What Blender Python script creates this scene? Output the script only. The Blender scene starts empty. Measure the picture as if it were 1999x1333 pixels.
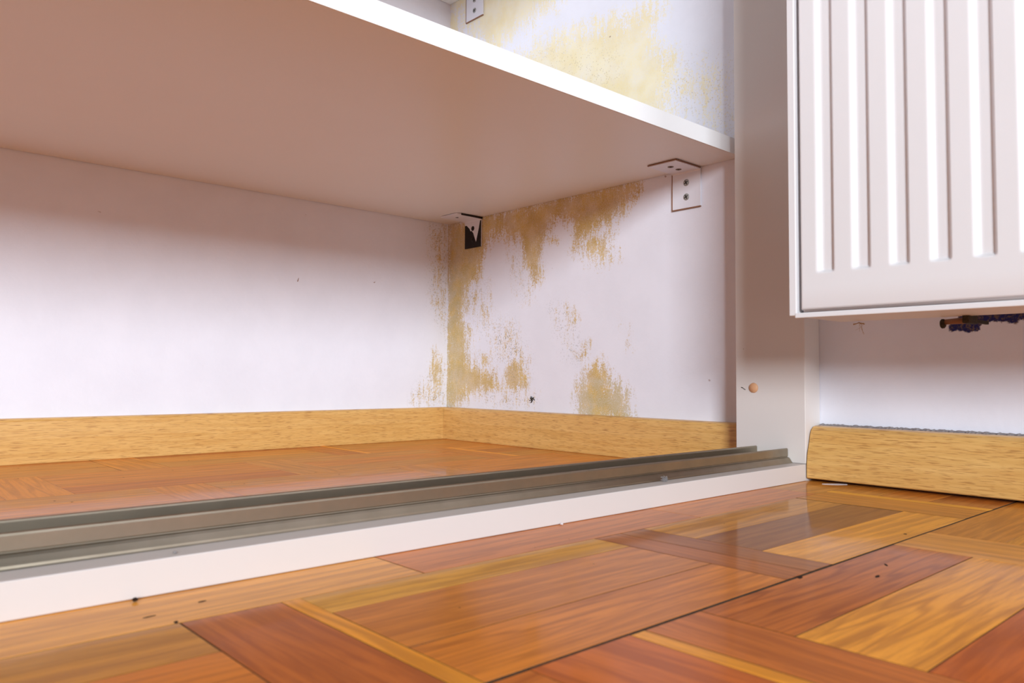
import bpy, bmesh, math, random
from mathutils import Vector, Matrix

# ------------------------------------------------------------------ camera, world, light, exposure
S = bpy.context.scene
C = S.collection
S.view_settings.view_transform = 'Standard'
S.view_settings.look = 'None'
S.view_settings.exposure = 0.10
S.view_settings.gamma = 1.0
S.view_settings.use_curve_mapping = False

CAM = Vector((-0.84728, -1.10921, 0.110))
YAW, PITCH, ROLL, FPX = 0.737625154, 0.0453578413, 0.00670633387, 1512.423
cd = bpy.data.cameras.new('camera')
cam = bpy.data.objects.new('camera', cd)
C.objects.link(cam)
fw = Vector((math.cos(PITCH)*math.sin(YAW), math.cos(PITCH)*math.cos(YAW), math.sin(PITCH)))
rt = Vector((math.cos(YAW), -math.sin(YAW), 0))
up = rt.cross(fw)
rt2 = rt*math.cos(ROLL) + up*math.sin(ROLL)
up2 = rt2.cross(fw)
m = Matrix((rt2, up2, -fw)).transposed().to_4x4()
m.translation = CAM
cam.matrix_world = m
cd.sensor_width = 36.0
cd.lens = FPX/1999*36
cd.clip_start = 0.02
cd.dof.use_dof = True
cd.dof.focus_distance = 1.0
cd.dof.aperture_fstop = 16
S.camera = cam

wd = bpy.data.worlds.new('world')
S.world = wd
wd.use_nodes = True
bg = wd.node_tree.nodes['Background']
bg.inputs[0].default_value = (0.86, 1.0, 1.0, 1)
bg.inputs[1].default_value = 0.11

def area(name, loc, target, w, h, power, col):
    ld = bpy.data.lights.new(name, 'AREA')
    ld.shape = 'RECTANGLE'; ld.size = w; ld.size_y = h
    ld.energy = power; ld.color = col
    o = bpy.data.objects.new(name, ld); C.objects.link(o)
    o.location = loc
    o.rotation_euler = (Vector(target)-Vector(loc)).to_track_quat('-Z', 'Y').to_euler()
    return o
# tall window on the far side of the room, to the left behind the camera
area('window_light', (-3.85, -4.8, 1.42), (-0.2, -0.5, 0.25), 1.25, 1.1, 310, (0.82, 0.92, 1.0))
# added fill light straight behind the camera, for the gleam on the track
area('rear_fill_light', (-.75, -5.4, 1.45), (-0.5, -0.6, 0.2), 1.3, 1.0, 46, (0.82, 0.92, 1.0))

R = random.Random(7)
# ------------------------------------------------------------------ helpers
def link(name, bm, mats, parent=None, smooth=False):
    me = bpy.data.meshes.new(name)
    bmesh.ops.recalc_face_normals(bm, faces=bm.faces)
    bm.to_mesh(me); bm.free()
    if not isinstance(mats, (list, tuple)): mats = [mats]
    for x in mats: me.materials.append(x)
    if smooth:
        for p in me.polygons: p.use_smooth = True
    o = bpy.data.objects.new(name, me); C.objects.link(o)
    if parent is not None: o.parent = parent
    return o
def tag(o, label=None, cat=None, group=None, kind=None):
    for k, v in (('label', label), ('category', cat), ('group', group), ('kind', kind)):
        if v: o[k] = v
    return o
def thing(name, loc, label, cat, group=None):
    o = bpy.data.objects.new(name, None); C.objects.link(o)
    o.location = loc; o.empty_display_size = .02
    bpy.context.view_layer.update()
    return tag(o, label, cat, group)
def box(bm, x0, x1, y0, y1, z0, z1, mi=0, bev=0):
    b = bmesh.new()
    bmesh.ops.create_cube(b, size=1)
    for v in b.verts:
        v.co = Vector(((x0+x1)/2+v.co.x*(x1-x0), (y0+y1)/2+v.co.y*(y1-y0), (z0+z1)/2+v.co.z*(z1-z0)))
    if bev: bmesh.ops.bevel(b, geom=b.edges[:], offset=bev, segments=2, affect='EDGES', profile=.5)
    for f in b.faces: f.material_index = mi
    t = bpy.data.meshes.new('t'); b.to_mesh(t); b.free()
    bm.from_mesh(t); bpy.data.meshes.remove(t)
def cyl(bm, p0, p1, r0, r1=None, seg=24, mi=0, bev=0):
    p0 = Vector(p0); p1 = Vector(p1); d = p1-p0
    b = bmesh.new()
    bmesh.ops.create_cone(b, cap_ends=True, segments=seg, radius1=r0, radius2=r0 if r1 is None else r1, depth=d.length)
    if bev:
        bmesh.ops.bevel(b, geom=[e for e in b.edges if abs(e.verts[0].co.z-e.verts[1].co.z) < 1e-9], offset=bev, segments=2, affect='EDGES')
    q = d.to_track_quat('Z', 'Y').to_matrix().to_4x4(); q.translation = (p0+p1)/2
    bmesh.ops.transform(b, matrix=q, verts=b.verts)
    for f in b.faces: f.material_index = mi; f.smooth = True
    t = bpy.data.meshes.new('t'); b.to_mesh(t); b.free()
    bm.from_mesh(t); bpy.data.meshes.remove(t)
def prism(bm, prof, axis, a0, a1, mi=0, ends=None):
    """extrude closed 2-D profile (list) along 'x' (prof=(y,z)) or 'y' (prof=(x,z))"""
    def P(p, a): return (a, p[0], p[1]) if axis == 'x' else (p[0], a, p[1])
    A = [bm.verts.new(P(p, a0)) for p in prof]
    B = [bm.verts.new(P(p, a1)) for p in prof]
    n = len(prof); fs = []
    for i in range(n):
        f = bm.faces.new((A[i], A[(i+1) % n], B[(i+1) % n], B[i])); f.material_index = mi; fs.append(f)
    for r in (A, B):
        f = bm.faces.new(r if r is A else r[::-1]); f.material_index = mi
    return fs
def tube(bm, pts, r, seg=6, mi=0):
    rings = []
    for i, p in enumerate(pts):
        p = Vector(p)
        t = (Vector(pts[min(i+1, len(pts)-1)])-Vector(pts[max(i-1, 0)])).normalized()
        a = t.cross(Vector((0.3, 0.1, 1))).normalized(); b = t.cross(a)
        rings.append([bm.verts.new(p+(a*math.cos(k*2*math.pi/seg)+b*math.sin(k*2*math.pi/seg))*r) for k in range(seg)])
    for i in range(len(rings)-1):
        for k in range(seg):
            f = bm.faces.new((rings[i][k], rings[i][(k+1) % seg], rings[i+1][(k+1) % seg], rings[i+1][k])); f.material_index = mi
    bm.faces.new(rings[0]); bm.faces.new(rings[-1][::-1])

# ------------------------------------------------------------------ materials
def lin(r, g, b):
    f = lambda c: ((c/255+.055)/1.055)**2.4 if c/255 > .04045 else c/255/12.92
    return (f(r), f(g), f(b), 1)
class MT:
    def __init__(s, name, rough=.5, spec=.5, metal=0, base=(1, 1, 1, 1), coat=0, coat_r=.1):
        s.m = bpy.data.materials.new(name); s.m.use_nodes = True
        s.t = s.m.node_tree; s.n = s.t.nodes; s.b = s.n['Principled BSDF']
        s.b.inputs['Base Color'].default_value = base
        s.b.inputs['Roughness'].default_value = rough
        s.b.inputs['Specular IOR Level'].default_value = spec
        s.b.inputs['Metallic'].default_value = metal
        s.b.inputs['Coat Weight'].default_value = coat
        s.b.inputs['Coat Roughness'].default_value = coat_r
    def node(s, typ, **k):
        n = s.n.new(typ)
        for a, v in k.items():
            if a.startswith('i_'):
                n.inputs[a[2:].replace('_', ' ')].default_value = v
            else: setattr(n, a, v)
        return n
    def l(s, a, b): s.t.links.new(a, b)
    def coords(s, scale=(1, 1, 1), attr=None):
        if attr:
            src = s.node('ShaderNodeUVMap', uv_map=attr).outputs[0]
        else: src = s.node('ShaderNodeTexCoord').outputs['Object']
        mp = s.node('ShaderNodeMapping'); mp.inputs['Scale'].default_value = scale
        s.l(src, mp.inputs[0]); return mp.outputs[0]
    def noise(s, vec, scale, detail=4, rough=.6, dist=0):
        n = s.node('ShaderNodeTexNoise'); n.inputs['Scale'].default_value = scale
        n.inputs['Detail'].default_value = detail; n.inputs['Roughness'].default_value = rough
        n.inputs['Distortion'].default_value = dist
        s.l(vec, n.inputs['Vector']); return n.outputs[0]
    def rng(s, v, a, b, c=0, d=1, smooth=True):
        n = s.node('ShaderNodeMapRange'); n.interpolation_type = 'SMOOTHSTEP' if smooth else 'LINEAR'
        for i, x in zip(('From Min', 'From Max', 'To Min', 'To Max'), (a, b, c, d)): n.inputs[i].default_value = x
        s.l(v, n.inputs['Value']); return n.outputs[0]
    def math(s, op, a, b=None, clamp=False):
        n = s.node('ShaderNodeMath', operation=op); n.use_clamp = clamp
        for i, x in enumerate((a, b)):
            if x is None: continue
            if isinstance(x, (int, float)): n.inputs[i].default_value = x
            else: s.l(x, n.inputs[i])
        return n.outputs[0]
    def mix(s, fac, a, b, mode='MIX'):
        n = s.node('ShaderNodeMix', data_type='RGBA', blend_type=mode)
        for i, x in ((0, fac), (6, a), (7, b)):
            if isinstance(x, (int, float)): n.inputs[i].default_value = x
            elif isinstance(x, tuple): n.inputs[i].default_value = x
            else: s.l(x, n.inputs[i])
        return n.outputs[2]
    def color(s, x): s.l(x, s.b.inputs['Base Color'])
    def bump(s, h, strength, dist=.001):
        n = s.node('ShaderNodeBump'); n.inputs['Strength'].default_value = strength; n.inputs['Distance'].default_value = dist
        s.l(h, n.inputs['Height']); s.l(n.outputs[0], s.b.inputs['Normal'])
    def attr(s, name):
        return s.node('ShaderNodeAttribute', attribute_name=name)

def painted(name, col, rough=.4, spec=.5, bump=.06, spots=0.0, coat=0):
    M = MT(name, rough, spec, base=col, coat=coat, coat_r=.2)
    v = M.coords()
    n = M.noise(v, 9, 4)
    c = M.mix(M.rng(n, .3, .75, 0, .10), col, (col[0]*.9, col[1]*.88, col[2]*.84, 1))
    if spots:
        sp = M.noise(v, 130, 2, .5)
        c = M.mix(M.rng(sp, .79-spots*.02, .83, 0, .8), c, lin(140, 110, 95))
    M.color(c)
    M.bump(M.noise(v, 260, 3), bump, .0008)
    return M.m

WALLC = lin(236, 234, 243)
# plaster of the back wall and of the right wall: stains follow density layers stored on the mesh
def plaster(name):
    M = MT(name, .75, .25)
    v = M.coords()
    fine = M.noise(v, 300, 4, .75)
    finer = M.noise(v, 900, 2, .6)
    mid = M.noise(v, 60, 5, .7)
    streak = M.noise(M.coords((150, 150, 30)), 1, 4, .65)
    big = M.noise(v, 14, 3)
    base = M.mix(M.rng(big, .3, .7), WALLC, lin(232, 230, 239))
    A = M.attr('stain')
    d = M.math('ADD', A.outputs['Fac'], M.math('MULTIPLY', M.math('SUBTRACT', mid, .5), .75))
    d = M.math('ADD', d, M.math('MULTIPLY', M.math('SUBTRACT', streak, .5), 1.5))
    d = M.math('ADD', d, M.math('MULTIPLY', M.math('SUBTRACT', fine, .5), 1.7))
    d = M.math('ADD', d, M.math('MULTIPLY', M.math('SUBTRACT', finer, .5), 1.0))
    mask = M.rng(d, .30, .72)
    mask = M.math('MULTIPLY', mask, M.rng(A.outputs['Fac'], .02, .25))
    tone = M.attr('tone')                      # 0 pale upper stain .. 1 ochre
    kh = M.attr('khaki')
    ochre = M.mix(M.rng(M.noise(v, 30, 4), .35, .65), lin(214, 180, 98), lin(198, 162, 80))
    ochre = M.mix(M.math('MULTIPLY', kh.outputs['Fac'], M.rng(M.noise(v, 60, 4), .3, .6)), ochre, lin(196, 174, 118))
    pale = M.mix(M.rng(M.noise(v, 22, 4), .35, .65), lin(245, 232, 196), lin(240, 222, 172))
    sc = M.mix(tone.outputs['Fac'], pale, ochre)
    wear = M.math('MULTIPLY', M.rng(M.noise(v, 700, 2, .6), .35, .6, .72, 1.0), M.rng(M.noise(v, 26, 4, .6), .32, .62, .80, 1.0))
    c = M.mix(M.math('MULTIPLY', mask, wear), base, sc)
    # mould specks
    K = M.attr('speck')
    vor = M.node('ShaderNodeTexVoronoi'); vor.inputs['Scale'].default_value = 300; M.l(v, vor.inputs['Vector'])
    sp = M.rng(vor.outputs['Distance'], .16, .40, 1, 0)
    gate = M.rng(M.noise(v, 95, 3, .7), .40, .54)
    amt = M.math('MULTIPLY', M.math('MULTIPLY', sp, gate), K.outputs['Fac'], True)
    c = M.mix(M.math('MULTIPLY', amt, .62), c, M.mix(M.attr('tone').outputs['Fac'], lin(176, 150, 96), lin(110, 104, 84)))
    # blue old paint where plaster came off
    P = M.attr('peel')
    pm = M.rng(M.math('ADD', P.outputs['Fac'], M.math('MULTIPLY', M.math('SUBTRACT', M.noise(v, 330, 4, .7), .5), .6)), .30, .48)
    pm = M.math('MULTIPLY', pm, M.rng(P.outputs['Fac'], .05, .25))
    c = M.mix(pm, c, M.mix(M.rng(fine, .45, .62), lin(38, 40, 98), lin(112, 92, 82)))
    # rare flecks
    fl = M.noise(v, 85, 1, .5)
    c = M.mix(M.rng(fl, .80, .84, 0, .7), c, lin(150, 118, 104))
    M.color(c)
    M.bump(M.math('ADD', M.math('MULTIPLY', M.noise(v, 160, 4), 1), M.math('MULTIPLY', mask, .25)), .22, .0012)
    return M.m
plaster_mat = plaster('plaster')

def baseboard_mat(name, axis):
    M = MT(name, .42, .45, coat=.15, coat_r=.25)
    sc = (60, 60, 1250) if axis == 'x' else (60, 60, 1250)
    v = M.coords(sc)
    pores = M.noise(v, 1, 2, .5, .3)
    v2 = M.coords((9, 9, 150))
    band = M.noise(v2, 1, 4, .6, 1.2)
    c = M.mix(M.rng(band, .3, .7), lin(226, 178, 106), lin(212, 160, 88))
    c = M.mix(M.rng(pores, .53, .66, 0, .62), c, lin(158, 104, 50))
    M.color(c)
    M.bump(pores, .12, .0004)
    return M.m
bbx = baseboard_mat('oak_laminate_along', 'x')
bby = baseboard_mat('oak_laminate_across', 'y')

def parquet_mat():
    M = MT('parquet', .5, .12, coat=.42, coat_r=.07)
    col = M.attr('tint').outputs['Color']
    st = M.attr('stripe').outputs['Fac']
    u = M.coords((1, 1, 1), 'grain')
    # long streaks
    mp = M.node('ShaderNodeMapping'); mp.inputs['Scale'].default_value = (9, 150, 1); M.l(u, mp.inputs[0])
    n1 = M.noise(mp.outputs[0], 1, 5, .65, .6)
    mp2 = M.node('ShaderNodeMapping'); mp2.inputs['Scale'].default_value = (40, 900, 1); M.l(u, mp2.inputs[0])
    n2 = M.noise(mp2.outputs[0], 1, 3, .6)
    # cathedral figure: bands bent by a slow noise
    mp3 = M.node('ShaderNodeMapping'); mp3.inputs['Scale'].default_value = (2.2, 28, 1); M.l(u, mp3.inputs[0])
    slow = M.noise(mp3.outputs[0], 1, 3, .5)
    w = M.math('FRACT', M.math('MULTIPLY', slow, 11))
    wv = M.math('ABSOLUTE', M.math('SUBTRACT', w, .5))
    fig = M.rng(wv, .0, .22, 1, 0)
    dark = M.mix(1.0, col, (.60, .50, .42, 1), 'MULTIPLY')
    light = M.mix(1.0, col, (1.35, 1.42, 1.3, 1), 'MULTIPLY')
    c = M.mix(M.rng(n1, .38, .62, 0, 1), M.mix(.35, col, dark), M.mix(.6, col, light))
    c = M.mix(M.math('MULTIPLY', fig, M.math('MULTIPLY', st, .62)), c, dark)
    c = M.mix(M.rng(n2, .56, .74, 0, .35), c, dark)
    M.color(c)
    wob = M.noise(M.coords((1, 1, 1)), 22, 2, .5)
    M.l(M.rng(M.noise(M.coords((1, 1, 1)), 60, 4), .3, .7, .05, .13), M.b.inputs['Coat Roughness'])
    bn = M.node('ShaderNodeBump'); bn.inputs['Strength'].default_value = .25; bn.inputs['Distance'].default_value = .0006
    M.l(M.math('ADD', wob, M.math('MULTIPLY', n2, .06)), bn.inputs['Height'])
    M.l(bn.outputs[0], M.b.inputs['Normal']); M.l(bn.outputs[0], M.b.inputs['Coat Normal'])
    return M.m
parquet = parquet_mat()
def simple(name, col, rough=.5, spec=.5, metal=0, vary=.12, scale=80, bump=0):
    M = MT(name, rough, spec, metal)
    v = M.coords(); n = M.noise(v, scale, 3)
    M.color(M.mix(M.rng(n, .3, .7), col, (col[0]*(1-vary), col[1]*(1-vary), col[2]*(1-vary), 1)))
    if bump: M.bump(n, bump, .0005)
    return M.m
gap_mat = simple('seam_filler', lin(70, 58, 48), .9, .2, vary=.4, scale=300)
nail_mat = simple('floor_pinhole', lin(48, 26, 16), .8, .2)
white_board = painted('white_board', lin(232, 226, 222), .38, .45, .05)
edge_mat = painted('edge_band_white', lin(250, 248, 248), .3, .5, .03)
shelf_mat = painted('shelf_white', lin(236, 230, 226), .34, .5, .08)
jamb_mat = painted('jamb_cream', lin(222, 212, 207), .42, .45, .05, .4)
sill_mat = painted('sill_white', lin(212, 201, 196), .42, .4, .04)
rad_mat = painted('radiator_enamel', lin(234, 229, 230), .34, .4, .03)
bracket_white = painted('bracket_white', lin(232, 230, 238), .35, .5, .05)
bracket_black = simple('blackened_steel', lin(24, 12, 14), .55, .4, 0, .4, 300, .2)
brown_edge_m = simple('brown_edge', lin(150, 108, 84), .7, .3)
steel = simple('screw_steel', lin(172, 170, 166), .5, .5, .35, .3, 500)
recess_m = simple('screw_recess', lin(30, 24, 22), .7, .3)
cap_mat = simple('peach_plastic', lin(226, 170, 128), .45, .4)
dust_mat = simple('grey_dust', lin(158, 148, 146), 1, .05, 0, .35, 500, .6)
web_mat = simple('cobweb', lin(190, 160, 130), 1, .05)
grime = simple('dark_grime', lin(70, 60, 48), .8, .2, 0, .5, 500, .4)
paper_m = simple('pale_paint_chip', lin(215, 205, 205), .7, .3)
crumb_m = simple('dark_crumb', lin(45, 28, 18), .9, .1)
gouge_m = simple('dark_gouge', lin(58, 26, 14), .8, .2)

def track_mat():
    M = MT('bronze_aluminium', .4, .5, .96)
    v = M.coords((40, 40, 40)); n = M.noise(v, 1, 3)
    M.color(M.mix(M.rng(n, .3, .7), lin(158, 146, 128), lin(150, 138, 120)))
    M.l(M.rng(n, .3, .7, .36, .42), M.b.inputs['Roughness'])
    return M.m
track_m = track_mat()

# ------------------------------------------------------------------ floor: parquet staves
def in_poly(x, y, P):
    c = False; j = len(P)-1
    for i in range(len(P)):
        xi, yi = P[i]; xj, yj = P[j]
        if (yi > y) != (yj > y) and x < (xj-xi)*(y-yi)/(yj-yi)+xi: c = not c
        j = i
    return c
def sdist(x, y, P):
    d = 1e9; j = len(P)-1
    for i in range(len(P)):
        ax, ay = P[j]; bx, by = P[i]; j = i
        ex, ey = bx-ax, by-ay; t = max(0, min(1, ((x-ax)*ex+(y-ay)*ey)/(ex*ex+ey*ey+1e-12)))
        d = min(d, math.hypot(x-ax-t*ex, y-ay-t*ey))
    return d if in_poly(x, y, P) else -d

ORANGE = lin(206, 120, 50); LIGHT = lin(228, 148, 68); RED = lin(186, 98, 46); BROWN = lin(164, 96, 50); AMBER = lin(232, 146, 52); TAN = lin(196, 124, 66)
PAL = [ORANGE, ORANGE, ORANGE, TAN, TAN, RED, lin(204, 124, 58), lin(190, 108, 54)]
fb = bmesh.new()
uvl = fb.loops.layers.uv.new('grain')
tcl = fb.faces.layers.float.new('stripe_f')
tints = []
def stave(x0, x1, y0, y1, run, col=None, stripe=None, g=.00022):
    if col is None:
        col = R.choice(PAL)
    if stripe is None: stripe = R.choice((0, 0, .3, .6))
    k = R.uniform(1.02, 1.14); col = (min(.95, col[0]*k), col[1]*k*R.uniform(1.0, 1.07), col[2]*k*.55, 1)
    g2 = g if g > .00025 else R.choice((.00005, .0001, .0002, .0004))
    x0 += g2; x1 -= g2; y0 += g2; y1 -= g2
    ch = .0002
    T = [fb.verts.new(p) for p in ((x0+ch, y0+ch, 0), (x1-ch, y0+ch, 0), (x1-ch, y1-ch, 0), (x0+ch, y1-ch, 0))]
    B = [fb.verts.new(p) for p in ((x0, y0, -.00012), (x1, y0, -.00012), (x1, y1, -.00012), (x0, y1, -.00012))]
    Z = [fb.verts.new(p) for p in ((x0, y0, -.004), (x1, y0, -.004), (x1, y1, -.004), (x0, y1, -.004))]
    fs = [fb.faces.new(T)]
    for i in range(4):
        j = (i+1) % 4
        fs.append(fb.faces.new((B[i], B[j], T[j], T[i]))); fs.append(fb.faces.new((Z[i], Z[j], B[j], B[i])))
    ou, ov = R.uniform(0, 40), R.uniform(0, 40)
    tilt = R.uniform(-.06, .06)
    for q, f in enumerate(fs):
        f.material_index = 0 if q % 2 == 1 or q == 0 else 1
        for l in f.loops:
            x, y = l.vert.co.x, l.vert.co.y
            a, b = (x, y) if run == 'x' else (y, x)
            l[uvl].uv = (a+ou+tilt*b, b+ov-tilt*a)
        tints.append((col, stripe))
XP, XL, YW = .2785, .2245, .054
def fill_row(y0, y1, phase, given=()):
    """y0>y1; phase = x of the left edge of one cross stave"""
    h = (y0-y1)/3
    k0 = int((-5.2-phase)/XP)
    k = k0
    while True:
        xa = phase+k*XP; k += 1
        if xa > .05: break
        if xa < -5.2: continue
        sl = .010 if R.random() < .3 else 0
        stave(xa, xa+YW-sl, y1, y0, 'y')
        if sl: stave(xa+YW-sl, xa+YW, y1, y0, 'y', AMBER, 0)
        for i in range(3):
            stave(xa+YW, xa+XP, y0-(i+1)*h, y0-i*h, 'x')
# rows inside the closet
rows = [(.02, -.152, -.578-XP), (-.152, -.312, -.437), (-.312, -.46, -.60), (-.46, -.606, -.45)]
for a, b, p in rows: fill_row(a, b, p)
# border row under and in front of the sill
xs = [-5.2, -4.6, -4.1, -3.6, -3.2, -2.6, -2.2, -1.75, -1.3, -1.0, -.588, -.32, -.128, .02]
cols = [None]*9+[lin(222, 142, 76), lin(200, 112, 62), lin(202, 116, 66), TAN]
for i in range(len(xs)-1):
    stave(xs[i], xs[i+1], -.7525, -.70, 'x', cols[i], 0)
    stave(xs[i], xs[i+1], -.70, -.606, 'x')
# row 1, in front of the sill
k = -.721
stave(-.721, -.673, -.893, -.7525, 'y', lin(180, 92, 44), .3); stave(-.673, -.663, -.893, -.7525, 'y', AMBER, 0)
stave(-.663, -.446, -.783, -.7525, 'x', lin(214, 146, 74), .2)
stave(-.663, -.446, -.845, -.783, 'x', lin(198, 116, 58), .2)
stave(-.663, -.446, -.893, -.845, 'x', lin(206, 116, 54), .8)
stave(-.446, -.419, -.893, -.7525, 'y', lin(178, 98, 50), .3); stave(-.419, -.392, -.893, -.7525, 'y', lin(168, 94, 50), .4)
stave(-.392, -.169, -.797, -.7525, 'x', lin(206, 136, 70), .1)
stave(-.392, -.169, -.847, -.797, 'x', lin(150, 88, 50), .35)
stave(-.392, -.165, -.893, -.847, 'x', lin(232, 152, 70), .3)
stave(-.167, -.107, -.893, -.7525, 'y', lin(196, 120, 56), .1); stave(-.107, -.096, -.893, -.7525, 'y', lin(236, 160, 66), 0)
stave(-.096, .02, -.797, -.7525, 'x', TAN, .1); stave(-.096, .02, -.842, -.797, 'x', lin(196, 116, 58), .1); stave(-.096, .02, -.893, -.842, 'x', lin(176, 98, 52), .2)
for i in range(1, 16):
    x1 = -.721-(i-1)*XP
    for j in range(3): stave(x1-XL, x1, -.7525-(j+1)*.0468, -.7525-j*.0468, 'x', (lin(188, 118, 60), lin(200, 112, 52), lin(196, 106, 44))[j] if i == 1 else None)
    stave(x1-XP, x1-XL, -.893, -.7525, 'y')
# row 2
stave(-.531, -.307, -.942, -.8945, 'x', lin(188, 98, 46), 1.2, .0004)
stave(-.531, -.307, -.995, -.942, 'x', lin(228, 146, 62), .9, .0003)
stave(-.531, -.307, -1.036, -.995, 'x', lin(190, 92, 40), .5, .0003)
stave(-.307, -.245, -1.036, -.8945, 'y', lin(214, 138, 86), .2)
stave(-.245, -.021, -.942, -.8945, 'x', lin(200, 122, 56), .2); stave(-.245, -.021, -.99, -.942, 'x', lin(206, 128, 56), .2); stave(-.245, -.021, -1.036, -.99, 'x')
stave(-.573, -.531, -1.036, -.8945, 'y', lin(194, 104, 52), .1, .0004); stave(-.583, -.573, -1.036, -.8945, 'y', AMBER, 0)
stave(-.642, -.583, -1.036, -.8945, 'y', lin(192, 96, 44), .3)
for i in range(16):
    x1 = -.642-i*XP
    for j in range(3): stave(x1-XL, x1, -.8945-(j+1)*.0472, -.8945-j*.0472, 'x')
    stave(x1-XP, x1-XL, -1.036, -.8945, 'y')
y = -1.036; ph = 0
while y > -5.6:
    fill_row(y, y-.141, -.721+.139*ph); ph ^= 1; y -= .141
me_n = len(fb.faces)
# filler under the staves
z = -.00028
f = fb.faces.new([fb.verts.new(p) for p in ((-5.3, -5.7, z), (.05, -5.7, z), (.05, .05, z), (-5.3, .05, z))]); f.material_index = 1; tints.append(((0, 0, 0, 1), 0))
f = fb.faces.new([fb.verts.new(p) for p in ((-5.3, -5.7, -.03), (.05, -5.7, -.03), (.05, .05, -.03), (-5.3, .05, -.03))]); f.material_index = 1; tints.append(((0, 0, 0, 1), 0))
# pinholes and dents
def dot(x, y, r, e=1.0, ang=0, mi=2):
    n = 10; vs = []
    for i in range(n):
        a = i*2*math.pi/n; px, py = math.cos(a)*r*e*R.uniform(.8, 1.2), math.sin(a)*r*R.uniform(.8, 1.2)
        vs.append(fb.verts.new((x+px*math.cos(ang)-py*math.sin(ang), y+px*math.sin(ang)+py*math.cos(ang), .00006)))
    f = fb.faces.new(vs); f.material_index = mi; tints.append(((0, 0, 0, 1), 0))
for p in [(-.662, -.055), (-.590, -.100), (-.680, -.158), (-.533, -.186), (-.482, -.094), (-.594, -.217), (-.685, -.344), (-.675, -.360), (-.521, -.324), (-.516, -.343), (-.416, -.305), (-.405, -.338)]:
    dot(*p, .0011)
for p in [(-.228, -.744), (-.238, -.767), (-.460, -.742), (-.496, -.746), (-.6135, -.816), (-.50, -.80), (-.33, -.78)]:
    dot(*p, .0005)
for p, e, a in [((-.7287, -.7346), 3.2, .1), ((-.7220, -.7505), 2.0, 1.3), ((-.7014, -.7264), 2.5, .2)]:
    dot(*p, .0010, e, a)
dot(-.436, -.895, .0016, 2.2, .5); dot(-.265, -.886, .0012, 1.6, .4); dot(-.401, -.923, .0011, 3, .2); dot(-.37, -.915, .0008, 4, .6)
fb.faces.layers.float.remove(tcl)
me = bpy.data.meshes.new('floor'); fb.to_mesh(me); fb.free()
for x in (parquet, gap_mat, nail_mat): me.materials.append(x)
ca = me.attributes.new('tint', 'FLOAT_COLOR', 'FACE'); sa = me.attributes.new('stripe', 'FLOAT', 'FACE')
me.attributes['tint'].data.foreach_set('color', [v for c, s in tints for v in c])
me.attributes['stripe'].data.foreach_set('value', [float(s) for c, s in tints])
floor = bpy.data.objects.new('floor', me); C.objects.link(floor)
tag(floor, 'glossy orange basket-weave parquet floor', kind='structure')

# ------------------------------------------------------------------ walls
S1 = [(0.0023, 0.3888), (-0.0484, 0.3848), (-0.0939, 0.3878), (-0.2349, 0.3886), (-0.3071, 0.3895), (-0.4211, 0.3908), (-0.431, 0.3733), (-0.4211, 0.3619), (-0.3976, 0.3446), (-0.3804, 0.3311), (-0.352, 0.3241), (-0.3301, 0.3105), (-0.315, 0.3207), (-0.3073, 0.3443), (-0.2879, 0.3571), (-0.264, 0.3534), (-0.2437, 0.33), (-0.2355, 0.3016), (-0.2399, 0.269), (-0.2317, 0.258), (-0.2189, 0.2739), (-0.2014, 0.3054), (-0.188, 0.3311), (-0.147, 0.3487), (-0.1139, 0.3468), (-0.0997, 0.3168), (-0.0904, 0.2795), (-0.0604, 0.2661), (-0.0507, 0.2343), (-0.0407, 0.2089), (-0.0617, 0.1821), (-0.0569, 0.1565), (-0.0675, 0.1275), (-0.1262, 0.1179), (-0.1452, 0.0904), (-0.1123, 0.0868), (-0.0682, 0.0797), (0.0047, 0.045)]
S2 = [(-0.315, 0.3235), (-0.352, 0.3269), (-0.3874, 0.3274), (-0.3908, 0.2843), (-0.37, 0.2731), (-0.3264, 0.2859), (-0.3113, 0.3044)]
S3 = [(-0.3002, 0.2185), (-0.3193, 0.1951), (-0.3118, 0.1899), (-0.2964, 0.2075)]
S4 = [(-0.3306, 0.1616), (-0.3416, 0.1613), (-0.3398, 0.1369), (-0.3288, 0.1397)]
S5 = [(-0.3236, 0.045), (-0.3159, 0.0931), (-0.3381, 0.1233), (-0.3632, 0.1366), (-0.3807, 0.1152), (-0.3876, 0.0916), (-0.3978, 0.1022), (-0.4145, 0.0869), (-0.4194, 0.045)]
S6 = [(-0.1542, 0.1118), (-0.1765, 0.1359), (-0.1942, 0.1357), (-0.1943, 0.1209), (-0.2117, 0.1091), (-0.2076, 0.0914), (-0.1635, 0.0907)]
S7 = [(-0.0921, 0.1494), (-0.1212, 0.1458), (-0.1215, 0.121), (-0.0925, 0.121)]
S8 = [(-0.2478, 0.3309), (-0.2841, 0.3233), (-0.2802, 0.3167), (-0.252, 0.3202)]
S9 = [(-0.4045, 0.1856), (-0.4145, 0.18), (-0.4259, 0.1512), (-0.4145, 0.1463)]
D1 = [(-0.1157, 0.1989), (-0.1759, 0.1961), (-0.2114, 0.1444), (-0.2116, 0.1179), (-0.1354, 0.1363)]
D2 = [(-0.2607, 0.221), (-0.3002, 0.2185), (-0.3307, 0.1343), (-0.289, 0.1403)]
D3 = [(-0.1027, 0.0866), (-0.2371, 0.0832), (-0.2331, 0.0629), (-0.1031, 0.0585)]
D4 = [(-0.1658, 0.3094), (-0.2101, 0.2985), (-0.2192, 0.2354), (-0.1889, 0.2376)]
D5 = [(-0.0501, 0.2734), (-0.1101, 0.2683), (-0.1208, 0.1738), (-0.0917, 0.181)]
B1 = [(-0.0246, 0.1635), (-0.0121, 0.1474), (-0.0031, 0.0915), (-0.0174, 0.0817), (-0.0379, 0.1046), (-0.0343, 0.1371)]
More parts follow.
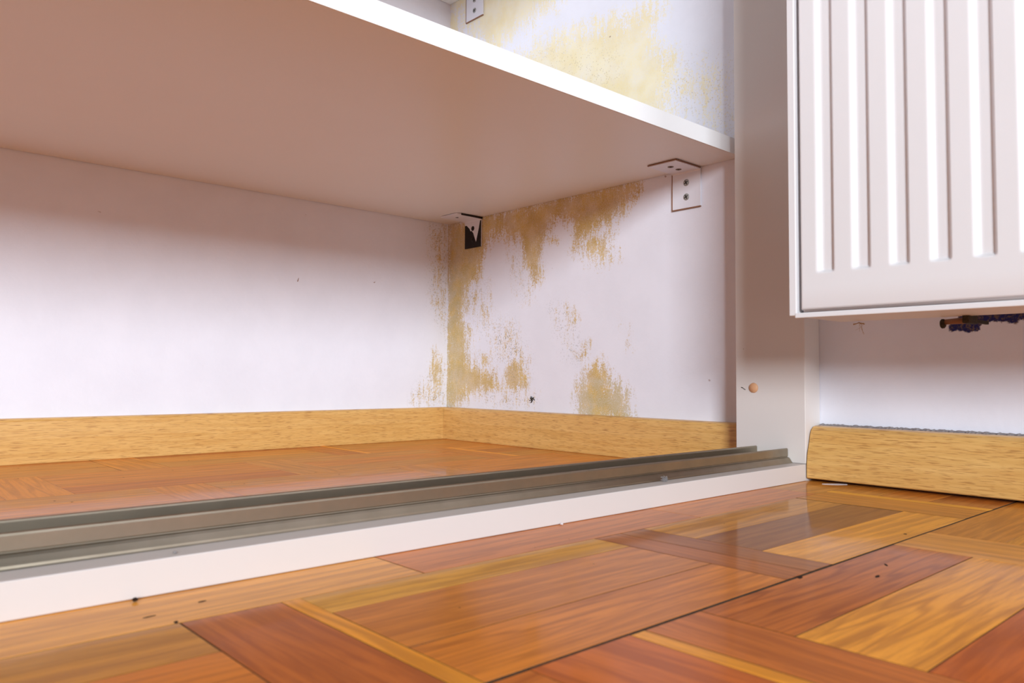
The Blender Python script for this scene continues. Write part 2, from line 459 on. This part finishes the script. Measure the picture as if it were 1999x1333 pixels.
B2 = [(-0.0765, 0.0695), (-0.0572, 0.0756), (-0.0571, 0.066), (-0.0764, 0.0631)]
B3 = [(-0.0418, 0.3822), (0.0054, 0.3888), (0.0041, 0.171), (-0.0357, 0.235)]
B4 = [(-0.0537, 0.1045), (0.0025, 0.1378), (0.0036, 0.0551), (-0.0763, 0.0568), (-0.0767, 0.079)]
U1 = [(0.0054, 0.95), (-0.30, 0.95), (-0.2841, 0.7132), (-0.2581, 0.6955), (-0.2076, 0.6881), (-0.1497, 0.6758), (-0.1413, 0.661), (-0.0782, 0.6928), (-0.0395, 0.7454), (-0.0294, 0.7706), (-0.0201, 0.7301), (0.0076, 0.7392)]
U2 = [(-0.1754, 0.639), (-0.2471, 0.6445), (-0.3202, 0.6393), (-0.403, 0.6265), (-0.4632, 0.6249), (-0.4704, 0.6152), (-0.4573, 0.5863), (-0.4717, 0.5579), (-0.4941, 0.5393), (-0.4912, 0.5169), (-0.4856, 0.4836), (-0.49, 0.4511), (-0.50, 0.4056), (-0.10, 0.405), (-0.06, .60)]
U3 = [(-0.208, 0.6402), (-0.3872, 0.5768), (-0.3872, 0.5368), (-0.3205, 0.5607)]
U4 = [(-0.4773, 0.5444), (-0.5819, 0.5127), (-0.5836, 0.4105), (-0.4771, 0.4812)]
UB = [(.004, .78), (-.022, .77), (-.03, .70), (-.035, .60), (.004, .60)]
PEEL = [(-0.8352, 0.1649), (-0.843, 0.1677), (-0.8469, 0.185), (-0.8581, 0.185), (-0.99, 0.185), (-0.99, 0.163), (-0.8938, 0.1672), (-0.8916, 0.1633), (-0.8851, 0.1651), (-0.8717, 0.1668), (-0.8635, 0.1646), (-0.8603, 0.1622), (-0.8597, 0.1575), (-0.8508, 0.1569), (-0.8428, 0.1593), (-0.8351, 0.1585)]
def dens(y, z, polys):
    best = 0
    for P, w, a in polys:
        xs_ = [p[0] for p in P]; ys_ = [p[1] for p in P]
        if y < min(xs_)-w or y > max(xs_)+w or z < min(ys_)-w or z > max(ys_)+w: continue
        d = sdist(y, z, P)
        best = max(best, a*max(0, min(1, .5+d/(2*w))))
    return best
def frange(a, b, n): return [a+(b-a)*i/n for i in range(n+1)]
ys = frange(.003, -.60, 120)+[-.64, -.66, -.72]+frange(-.78, -.96, 50)+[-1.1, -1.5, -2.2, -3.2, -4.2, -5.7]
zs = frange(-.03, .0, 1)+frange(.03, .13, 20)+frange(.1325, .19, 22)+frange(.195, .83, 127)+[1.0, 1.5, 2.0, 2.5]
def wall_mesh(name, cols_, rows_, pos, fn, extra=None):
    verts = [pos(a, z) for a in cols_ for z in rows_]
    nz = len(rows_)
    faces = [(i*nz+j, i*nz+j+1, (i+1)*nz+j+1, (i+1)*nz+j) for i in range(len(cols_)-1) for j in range(nz-1)]
    # outer skin gives the wall its thickness
    a0, a1, z0, z1 = cols_[0], cols_[-1], rows_[0], rows_[-1]
    n0 = len(verts)
    verts += extra(a0, a1, z0, z1); faces.append((n0, n0+1, n0+2, n0+3))
    me = bpy.data.meshes.new(name); me.from_pydata(verts, [], faces); me.update()
    for k in ('stain', 'tone', 'khaki', 'speck', 'peel'):
        at = me.attributes.new(k, 'FLOAT', 'POINT')
        vals = [fn(k, a, z) for a in cols_ for z in rows_]+[0]*4
        at.data.foreach_set('value', vals)
    me.materials.append(plaster_mat)
    o = bpy.data.objects.new(name, me); C.objects.link(o)
    return o
def right_fn(k, y, z):
    if k == 'stain':
        if y > -.62 and z < .395:
            return dens(y, z, [(S1, .024, 1.05), (S2, .026, .72), (S3, .016, .85), (S4, .012, .85), (S5, .020, 1.0), (S6, .016, 1.0), (S7, .016, .7), (S8, .009, .75), (S9, .018, .38), (D1, .03, .44), (D2, .03, .32), (D3, .02, .36), (D4, .03, .42), (D5, .03, .54)])
        if y > -.62 and z > .395:
            return dens(y, z, [(U1, .04, .95), (U2, .035, 1), (U4, .03, .46), (UB, .01, .9)])
        return 0
    if k == 'tone':
        return 1.0 if z < .395 else .0
    if k == 'khaki':
        return (max(0, min(1, 1-(-y)/.09))*.9 if z < .395 else .0) + (1 if z < .11 and y < -.3 and y > -.45 else 0)
    if k == 'speck':
        return dens(y, z, [(D1, .02, 1), (D2, .015, .8), (D3, .012, .8), (D4, .02, .6), (D5, .02, .7), (U3, .03, .9), (U4, .03, .6), (S6, .02, .7), (S1, .004, .25)])
    if k == 'peel':
        return dens(y, z, [(PEEL, .005, 1)])
    return 0
wr = wall_mesh('wall_right', ys, zs, lambda y, z: (.003 if y > -.65 else -.014, y, z), right_fn,
               lambda a0, a1, z0, z1: [(.12, a0, z0), (.12, a1, z0), (.12, a1, z1), (.12, a0, z1)])
tag(wr, 'white plaster side wall with yellow damp stains and mould specks', kind='structure')
xs2 = [-3.3, -2.5, -1.8, -1.2, -.9, -.7, -.5, -.3, -.2]+frange(-.15, .003, 40)
zs2 = [-.03, 0]+frange(.03, .42, 78)+[.55, .7, .83, 1.2, 2.5]
def back_fn(k, x, z):
    if k == 'stain':
        return dens(x, z, [(B1, .012, .72), (B2, .008, .6), (B3, .018, .42), (B4, .014, .40)])
    if k == 'tone': return 1.0 if z < .395 else .3
    if k == 'khaki': return .2
    if k == 'speck': return dens(x, z, [(B3, .014, .8), (B4, .012, .6)])
    return 0
wb = wall_mesh('wall_back', xs2, zs2, lambda x, z: (x, 0, z), back_fn,
               lambda a0, a1, z0, z1: [(a0, .12, z0), (a1, .12, z0), (a1, .12, z1), (a0, .12, z1)])
tag(wb, 'white plaster back wall of the closet', kind='structure')

# ------------------------------------------------------------------ baseboards
def bb_profile(t, h, top=.006, z0=0.0):
    # (distance from wall, z)
    p = [(0, z0), (t-.001, z0), (t, z0+.001), (t, h*.55), (t-.0006, h*.72)]
    for i in range(7):
        a = i/6*math.pi/2
        p.append((t-.0012-top+math.cos(a)*top, h-top*.9+math.sin(a)*top*.9))
    p.append((0, h))
    return p
b = bmesh.new(); prism(b, [(-d, z) for d, z in bb_profile(.018, .0553)], 'x', -3.2, -.0005)
# mitre: the back board runs on behind the end of the side board
o = link('baseboard_back', b, bbx); tag(o, 'oak baseboard along the closet back wall', kind='structure')
b = bmesh.new()
P = bb_profile(.021, .0553)
def yoff(i, d): return -.0005-d
A = [b.verts.new((.003-d, -.0184, z)) for d, z in P]
Bv = [b.verts.new((.003-d, -.6155, z)) for d, z in P]
n = len(P)
for i in range(n): b.faces.new((A[i], A[(i+1) % n], Bv[(i+1) % n], Bv[i]))
b.faces.new(A); b.faces.new(Bv[::-1])
o = link('baseboard_right', b, bby); tag(o, 'oak baseboard along the stained side wall inside the closet', kind='structure')
# room baseboard: thicker, swept foot, shaped end
b = bmesh.new()
pr = [(0, .0032), (.0335, .0032), (.0345, .0042), (.0345, .018), (.0325, .030), (.0285, .041), (.026, .050), (.0235, .0545), (.019, .0578), (.013, .0588), (0, .0588)]
A = [b.verts.new((-.0145-d, -.7030, z)) for d, z in pr]
Bv = [b.verts.new((-.0145-d, -5.6, z)) for d, z in pr]
n = len(pr)
for i in range(n): b.faces.new((A[i], A[(i+1) % n], Bv[(i+1) % n], Bv[i]))
b.faces.new(A); b.faces.new(Bv[::-1])
bbo = link('baseboard_room', b, bby); tag(bbo, 'oak baseboard under the radiator with a dark gap below it', kind='structure')
# dust lying on it: an uneven crust
b = bmesh.new()
rows_ = []
yy = -.704; i = 0
while yy > -1.05:
    w = .0085+R.uniform(-.0012, .0018); h = .0590+R.uniform(.0002, .0014)
    rows_.append([b.verts.new((-.0146, yy, .0589)), b.verts.new((-.0146, yy, h+.0006)), b.verts.new((-.0146-w*.6, yy, h)), b.verts.new((-.0146-w-.003, yy, .0588-.0003))])
    yy -= .0016
for i in range(len(rows_)-1):
    for j in range(3): b.faces.new((rows_[i][j], rows_[i][j+1], rows_[i+1][j+1], rows_[i+1][j]))
    b.faces.new((rows_[i][3], rows_[i][0], rows_[i+1][0], rows_[i+1][3]))
b.faces.new(rows_[0]); b.faces.new(rows_[-1][::-1])
o = link('dust', b, dust_mat); tag(o, 'grey line of dust lying on top of the baseboard under the radiator', 'dust', kind='stuff')

# ------------------------------------------------------------------ jamb, sill, track
j = thing('door_jamb', (-.03, -.66, .018), 'tall cream closet post between the stained wall and the radiator', 'door frame')
J = Vector(j.location)
def at(o, par):
    o.parent = par; o.location = -Vector(par.location); return o
b = bmesh.new(); box(b, -.048, -.0143, -.7015, -.617, .0181, 1.6, bev=.0008)
box(b, -.0135, .0025, -.649, -.617, .0181, 1.6)
at(link('post', b, jamb_mat), j)
b = bmesh.new(); cyl(b, (-.0478, -.6398, .0991), (-.0492, -.6398, .0991), .0058, .0052, 32)
o = at(link('screw_cap', b, cap_mat), j); o['label'] = 'peach plastic screw cap'
b = bmesh.new()
for i in range(7):
    cyl(b, (-.0479, -.629+i*.0008, .0972+i*.0004+R.uniform(-.0004, .0004)), (-.0483, -.629+i*.0008, .0972+i*.0004), .0006, .0003, 8)
at(link('scuff_mark', b, grime), j)

b = bmesh.new(); box(b, -2.4, -.0483, -.7017, -.630, .0002, .018, bev=.0006)
box(b, -.0481, -.0150, -.7015, -.6305, .0002, .0179)
# butt joint in the facing strip
o = link('closet_sill', b, sill_mat)
tag(o, 'long low white sill board on the parquet with the metal track on it', 'sill')

b = bmesh.new()
prof = [(-.6868, .0181), (-.6860, .0190), (-.6850, .0205), (-.6838, .0224), (-.6826, .0236), (-.6814, .0240), (-.6810, .0240), (-.6806, .0247),
        (-.6812, .0252), (-.6812, .0322), (-.6808, .0333), (-.6798, .0337), (-.6788, .0333), (-.6784, .0322), (-.6784, .0205),
        (-.6440, .0205), (-.6440, .0326), (-.6436, .0336), (-.6427, .0340), (-.6416, .0336), (-.6412, .0326), (-.6412, .0240), (-.6360, .0215), (-.6345, .0181)]
prism(b, prof, 'x', -2.3, -.0486)
for v in b.verts:          # laid slightly askew on the sill
    k = -(v.co.x+.0486)
    v.co.y += .0075*k
    if v.co.z > .0182: v.co.z += .0014*k
o = link('sliding_door_track', b, track_m)
tag(o, 'bronze metal double sliding door track fixed on the white sill', 'track')

# lint tuft on the sill
b = bmesh.new()
for i in range(46):
    a = R.uniform(0, 6.28); r = R.uniform(.0005, .004); h = R.uniform(.0004, .006)
    p0 = Vector((-.2813+R.uniform(-.0025, .0025), -.6895+R.uniform(-.0012, .0012), .0184))
    p1 = p0+Vector((math.cos(a)*r*.6, math.sin(a)*r*.4, h*.7)); p2 = p1+Vector((R.uniform(-.003, .003), R.uniform(-.001, .001), R.uniform(-.002, .0015)))
    p2.z = max(p2.z, .0184)
    tube(b, [p0, p1, p2], .00022, 5)
o = link('lint_tuft', b, dust_mat); tag(o, 'small beige tuft of lint caught on the white sill beside the track', 'lint')

# ------------------------------------------------------------------ shelves
def shelf(z, label):
    t = thing('shelf', (-1.1, -.3, z), label, 'shelf', 'white closet shelves')
    b = bmesh.new(); box(b, -2.2, .0022, -.5965, -.0012, z, z+.0198, bev=.0005)
    at(link('board', b, shelf_mat), t)
    b = bmesh.new(); box(b, -2.2, .0022, -.5977, -.5966, z+.0001, z+.0197, bev=.0003)
    at(link('edge_band', b, edge_mat), t)
    return t
s1 = shelf(.384, 'large white shelf board seen from below, its bright front edge crossing the picture')
s2 = shelf(.7905, 'white upper shelf of which only a corner shows at the top edge')

# ------------------------------------------------------------------ brackets
def screw(p, nrm, par, mat=steel, rec=True, r=.0050, name='screw'):
    p = Vector(p); nrm = Vector(nrm)
    b = bmesh.new()
    cyl(b, p-nrm*.0004, p+nrm*.0007, r, r*.8, 24, 0)
    q = nrm.to_track_quat('Z', 'Y').to_matrix()
    for ang in (.5, .5+math.pi/2):
        d = q @ Vector((math.cos(ang), math.sin(ang), 0)); e = q @ Vector((-math.sin(ang), math.cos(ang), 0))
        c = p+nrm*.00085
        vs = [c+d*r*.62*s1_+e*r*.11*s2_+nrm*h for h in (-.0006, 0) for s1_, s2_ in ((1, 1), (-1, 1), (-1, -1), (1, -1))]
        V = [b.verts.new(v) for v in vs]
        for idx in ((0, 1, 2, 3), (7, 6, 5, 4), (0, 4, 5, 1), (1, 5, 6, 2), (2, 6, 7, 3), (3, 7, 4, 0)):
            f = b.faces.new([V[k] for k in idx]); f.material_index = 1
    return at(link(name, b, [mat, recess_m]), par)
def hole(p, par, mat):
    b = bmesh.new(); cyl(b, Vector(p)+Vector((0, 0, .0003)), Vector(p)-Vector((0, 0, .0005)), .0041, .0037, 24, 0)
    cyl(b, Vector(p)-Vector((0, 0, .0003)), Vector(p)-Vector((0, 0, .0008)), .0022, .0012, 12, 1)
    return at(link('screw', b, [mat, recess_m]), par)
def bracket(ya, yb, zt, label, style='white'):
    """ya>yb: edges along the wall; zt: underside of shelf"""
    t = thing('shelf_bracket', (.0025, (ya+yb)/2, zt-.05), label, 'bracket', 'angle brackets under the shelves')
    th = .0020; L = .0505; D = .055
    xw = .0026
    b = bmesh.new()
    dip = .0012 if style == 'peeled' else 0
    prof = [(xw, zt-.0004-dip), (xw, zt-L), (xw-th, zt-L), (xw-th, zt-th-.0022-dip), (xw-th-.0016, zt-th-.0006-dip), (xw-D, zt-th-.0004), (xw-D, zt-.0004)]
    fs = prism(b, prof, 'y', yb, ya)
    if style == 'peeled':
        for f in fs[:3]: f.material_index = 2
    else:
        fs[1].material_index = 1
    bm_ = b
    # brown rims along one side and the end of each leg
    if style != 'peeled':
        box(b, xw-th-.0003, xw, ya, ya+.0012, zt-L-.0004, zt-.003, 1)
        box(b, xw-th-.0003, xw, yb, ya+.0012, zt-L-.0014, zt-L-.0001, 1)
        box(b, xw-D-.0004, xw-.002, yb-.0010, yb-.0001, zt-th*.8, zt-.0004, 1)
        box(b, xw-D-.0012, xw-D-.0001, yb-.001, ya, zt-th*.8, zt-.0004, 1)
    at(link('angle_plate', b, [bracket_white, brown_edge_m, bracket_black]), t)
    yc = (ya+yb)/2
    if style == 'peeled':
        # remains of the white paint on the blackened leg
        W = [(-0.0502, zt-.0032), (-0.0930, zt-.0032), (-0.0892, zt-.0189), (-0.0820, zt-.0413), (-0.0745, zt-.025), (-0.0700, zt-.0205), (-.0672, zt-.0212), (-0.0645, zt-.0166), (-0.0559, zt-.0096), (-0.0521, zt-.010)]
        b = bmesh.new()
        x0, x1 = xw-th-.0001, xw-th-.0004
        A = [b.verts.new((x0, y_, z_)) for y_, z_ in W]; Bb = [b.verts.new((x1, y_, z_)) for y_, z_ in W]
        for i in range(len(W)): b.faces.new((A[i], A[(i+1) % len(W)], Bb[(i+1) % len(W)], Bb[i]))
        b.faces.new(A); b.faces.new(Bb[::-1])
        o = at(link('paint_remnant', b, bracket_white), t); o['label'] = 'ragged white paint left on the black leg'
        # black strip drawn in for the shaded gap where the leg leaves the shelf
        b = bmesh.new(); box(b, xw-.046, xw-.0002, yb-.0016, yb-.0001, zt-.0030, zt-.0003)
        at(link('gap_strip', b, bracket_black), t)
    m_ = bracket_black if style == 'peeled' else steel
    screw((xw-th, yc, zt-.0170), (-1, 0, 0), t, m_); screw((xw-th, yc, zt-.0360), (-1, 0, 0), t, m_)
    hm = bracket_black if style == 'peeled' else simple('brown_screw', lin(120, 92, 70), .5, .5, .5)
    hole((xw-.036, yc, zt-th-.0004), t, hm); hole((xw-.019, yc, zt-th-.0004), t, hm)
    return t
bracket(-.4935, -.5370, .3838, 'clean white angle bracket with bright screws under the shelf by the post')
bracket(-.0510, -.0955, .3838, 'blackened angle bracket with peeling white paint in the stained corner', 'peeled')
bracket(-.0490, -.0950, .7903, 'white angle bracket on the yellowed wall above the shelf')

# ------------------------------------------------------------------ radiator
XR = -.200
r = thing('radiator', (-.16, -1.0, .163), 'white fluted panel radiator hanging on the wall', 'radiator')
def sst(a, b_, x):
    t = max(0, min(1, (x-a)/(b_-a))); return t*t*(3-2*t)
PER = .0307; V0 = -.7895; VW = .0171; DEP = .0036
YL, YG, YP = -.7652, -.7723, -.7753      # outer edge, inner edge of the side cover, edge of the pressed plate
ZB, ZP, ZF = .1634, .1702, .2014         # underside, lower edge of the plate, where the flutes begin
ZT = .72
def depth(y, z):
    t = (V0-y) % PER
    if V0-y < 0: return 0
    if t <= VW:
        d = sst(0, .0072, t)*(1-sst(VW-.0028, VW, t))
    else: d = 0
    return d*DEP*sst(ZF, ZF+.0034, z)
yend = -1.62
ycols = [YP-.0029]
while ycols[-1] > yend:
    ycols.append(ycols[-1]-(.0008 if ycols[-1] > -1.05 else .003))
zrows = [ZP, ZP+.0008, ZP+.0024, .190, .2005, .2014, .2022, .2031, .2039, .2048, .2056, .45, ZT-.006, ZT-.002, ZT-.001]
def rim(z, y):
    e = 0
    for dd in (z-ZP, ZT-.001-z, YP-y):
        if dd < .0024: e = max(e, .0036*(1-math.sqrt(max(0, 1-(1-dd/.0024)**2))))
    return e
b = bmesh.new()
grid = [[b.verts.new((XR+depth(y_, z_)+rim(z_, y_), y_, z_)) for z_ in zrows] for y_ in ([YP, YP-.0004, YP-.001, YP-.0017, YP-.0024]+ycols)]
for i in range(len(grid)-1):
    for k in range(len(zrows)-1):
        b.faces.new((grid[i][k], grid[i][k+1], grid[i+1][k+1], grid[i+1][k]))
for seq in ([g[0] for g in grid], [g[-1] for g in grid], grid[0], grid[-1]):
    back = [b.verts.new((XR+.012, v.co.y, v.co.z)) for v in seq]
    for i in range(len(seq)-1): b.faces.new((seq[i], seq[i+1], back[i+1], back[i]))
box(b, XR+.0121, XR+.0135, -1.61, YP-.001, ZP+.002, ZT-.001)
box(b, XR+.0022, XR+.0119, -1.61, YP-.002, ZB+.0032, ZP+.0035)
at(link('front_panel', b, rad_mat, smooth=True), r)
b = bmesh.new()
box(b, XR-.0008, XR+.082, YG+.0002, YL, ZB+.0022, ZT+.002, bev=.0008)
at(link('side_cover', b, rad_mat), r)
b = bmesh.new()
box(b, XR-.0012, XR+.0010, -1.63, YG+.0016, ZB, ZB+.0046, bev=.0008)
box(b, XR+.0005, XR+.086, -1.62, YG, ZB+.0012, ZB+.0030)
at(link('bottom_rail', b, rad_mat), r)
b = bmesh.new(); box(b, XR+.068, XR+.080, -1.61, YG-.002, ZB+.0032, ZT-.001, bev=.002)
at(link('back_panel', b, rad_mat), r)
b = bmesh.new()
box(b, XR-.0005, XR+.082, -1.62, YL, ZT+.0022, ZT+.004, bev=.0006)
at(link('top_cover', b, rad_mat), r)
# wall hook under the rail, grimy
HX, HY, HZ = -.110, -.8595, .1590
b = bmesh.new()
cyl(b, (HX, HY, HZ), (HX, HY-.0033, HZ), .0043, .0040, 20, 1, .0008)
cyl(b, (HX, HY-.0033, HZ+.0014), (HX, HY-.0215, HZ+.0022), .0023, .0029, 16, 0)
box(b, HX-.012, HX+.012, HY-.0255, HY-.0205, HZ-.001, ZB+.0030, 1, .0008)
box(b, HX+.008, HX+.045, HY-.0245, HY-.0215, HZ+.0005, HZ+.0035, 1, .0005)
at(link('wall_hook', b, [brown_edge_m, grime]), r)
# cobwebs
b = bmesh.new()
def strand(p, q_, sag, n_=8, rr=.00018):
    p = Vector(p); q_ = Vector(q_)
    tube(b, [p.lerp(q_, i/n_)+Vector((0, 0, -sag*math.sin(math.pi*i/n_))) for i in range(n_+1)], rr, 4)
for i in range(5):
    strand((-.112+R.uniform(-.004, .004), -.788-i*.0012, ZB-.0002), (-.105, -.780+R.uniform(-.012, .010), ZB-.006-R.uniform(0, .006)), .001, 8, .00010)
for i in range(16):
    a = R.uniform(0, 6.28)
    strand((-.118, -.791, ZB-.0003), (-.118+math.cos(a)*.005, -.791+math.sin(a)*.005, ZB-.0012-R.uniform(0, .0012)), .0004, 5, .0003)
o = link('cobweb', b, web_mat); tag(o, 'dusty cobweb threads hanging below the radiator', 'cobweb', kind='stuff')

# ------------------------------------------------------------------ small debris
def crumb(p, s, label, mat=crumb_m, flat=.6):
    b = bmesh.new(); bmesh.ops.create_icosphere(b, subdivisions=2, radius=s)
    for v in b.verts:
        v.co *= R.uniform(.75, 1.2); v.co.z *= flat
    zmin = min(v.co.z for v in b.verts)
    for v in b.verts: v.co += Vector((p[0], p[1], p[2]-zmin))
    o = link('crumb', b, mat, smooth=False)
    return tag(o, label, 'crumb', 'crumbs of dirt')
crumb((-.7258, -.7058, .0001), .0015, 'dark crumb of dirt lying against the foot of the white sill')
crumb((-.704, -.6952, .0181), .0011, 'tiny grey crumb on top of the white sill near its left end', dust_mat)
crumb((-.428, -.7040, .0001), .0013, 'tiny white crumb on the parquet against the sill', paper_m)
b = bmesh.new()
vs = [(-.0590, -.7245), (-.0520, -.7262), (-.0440, -.7350), (-.0395, -.7420), (-.0430, -.7440), (-.0500, -.7390), (-.0560, -.7330)]
A = [b.verts.new((x, y_, .0001)) for x, y_ in vs]; Bb = [b.verts.new((x+.0002, y_, .0003+R.uniform(0, .0003))) for x, y_ in vs]
for i in range(len(vs)): b.faces.new((A[i], A[(i+1) % len(vs)], Bb[(i+1) % len(vs)], Bb[i]))
b.faces.new(A); b.faces.new(Bb[::-1])
o = link('paint_chip', b, paper_m); tag(o, 'pale flake of paint on the parquet in front of the gap under the oak baseboard', 'paint chip')
# dead mould blot on the stained wall, a small clot
b = bmesh.new()
for i in range(9):
    ang = i*.7+R.uniform(-.2, .2); q_ = R.uniform(.003, .0065)
    tube(b, [(.0026, -.2215, .0745), (.0022, -.2215+math.cos(ang)*q_*.5, .0745+math.sin(ang)*q_*.5), (.0026, -.2215+math.cos(ang+.4)*q_, .0745+math.sin(ang+.4)*q_)], R.uniform(.0004, .0008), 6)
o = link('mould_clot', b, grime); tag(o, 'small dark grey clot of mould low on the stained wall above the baseboard', 'mould')
# two short nicks in the back wall
for (x, z, l, a) in ((-.2886, .258, .006, 1.25), (-.1508, .266, .003, .5)):
    b = bmesh.new()
    dx, dz = math.cos(a)*l/2, math.sin(a)*l/2
    cyl(b, (x-dx, -.0002, z-dz), (x+dx, -.0002, z+dz), .0007, .0003, 8)
    o = link('scratch', b, brown_edge_m, parent=wb)
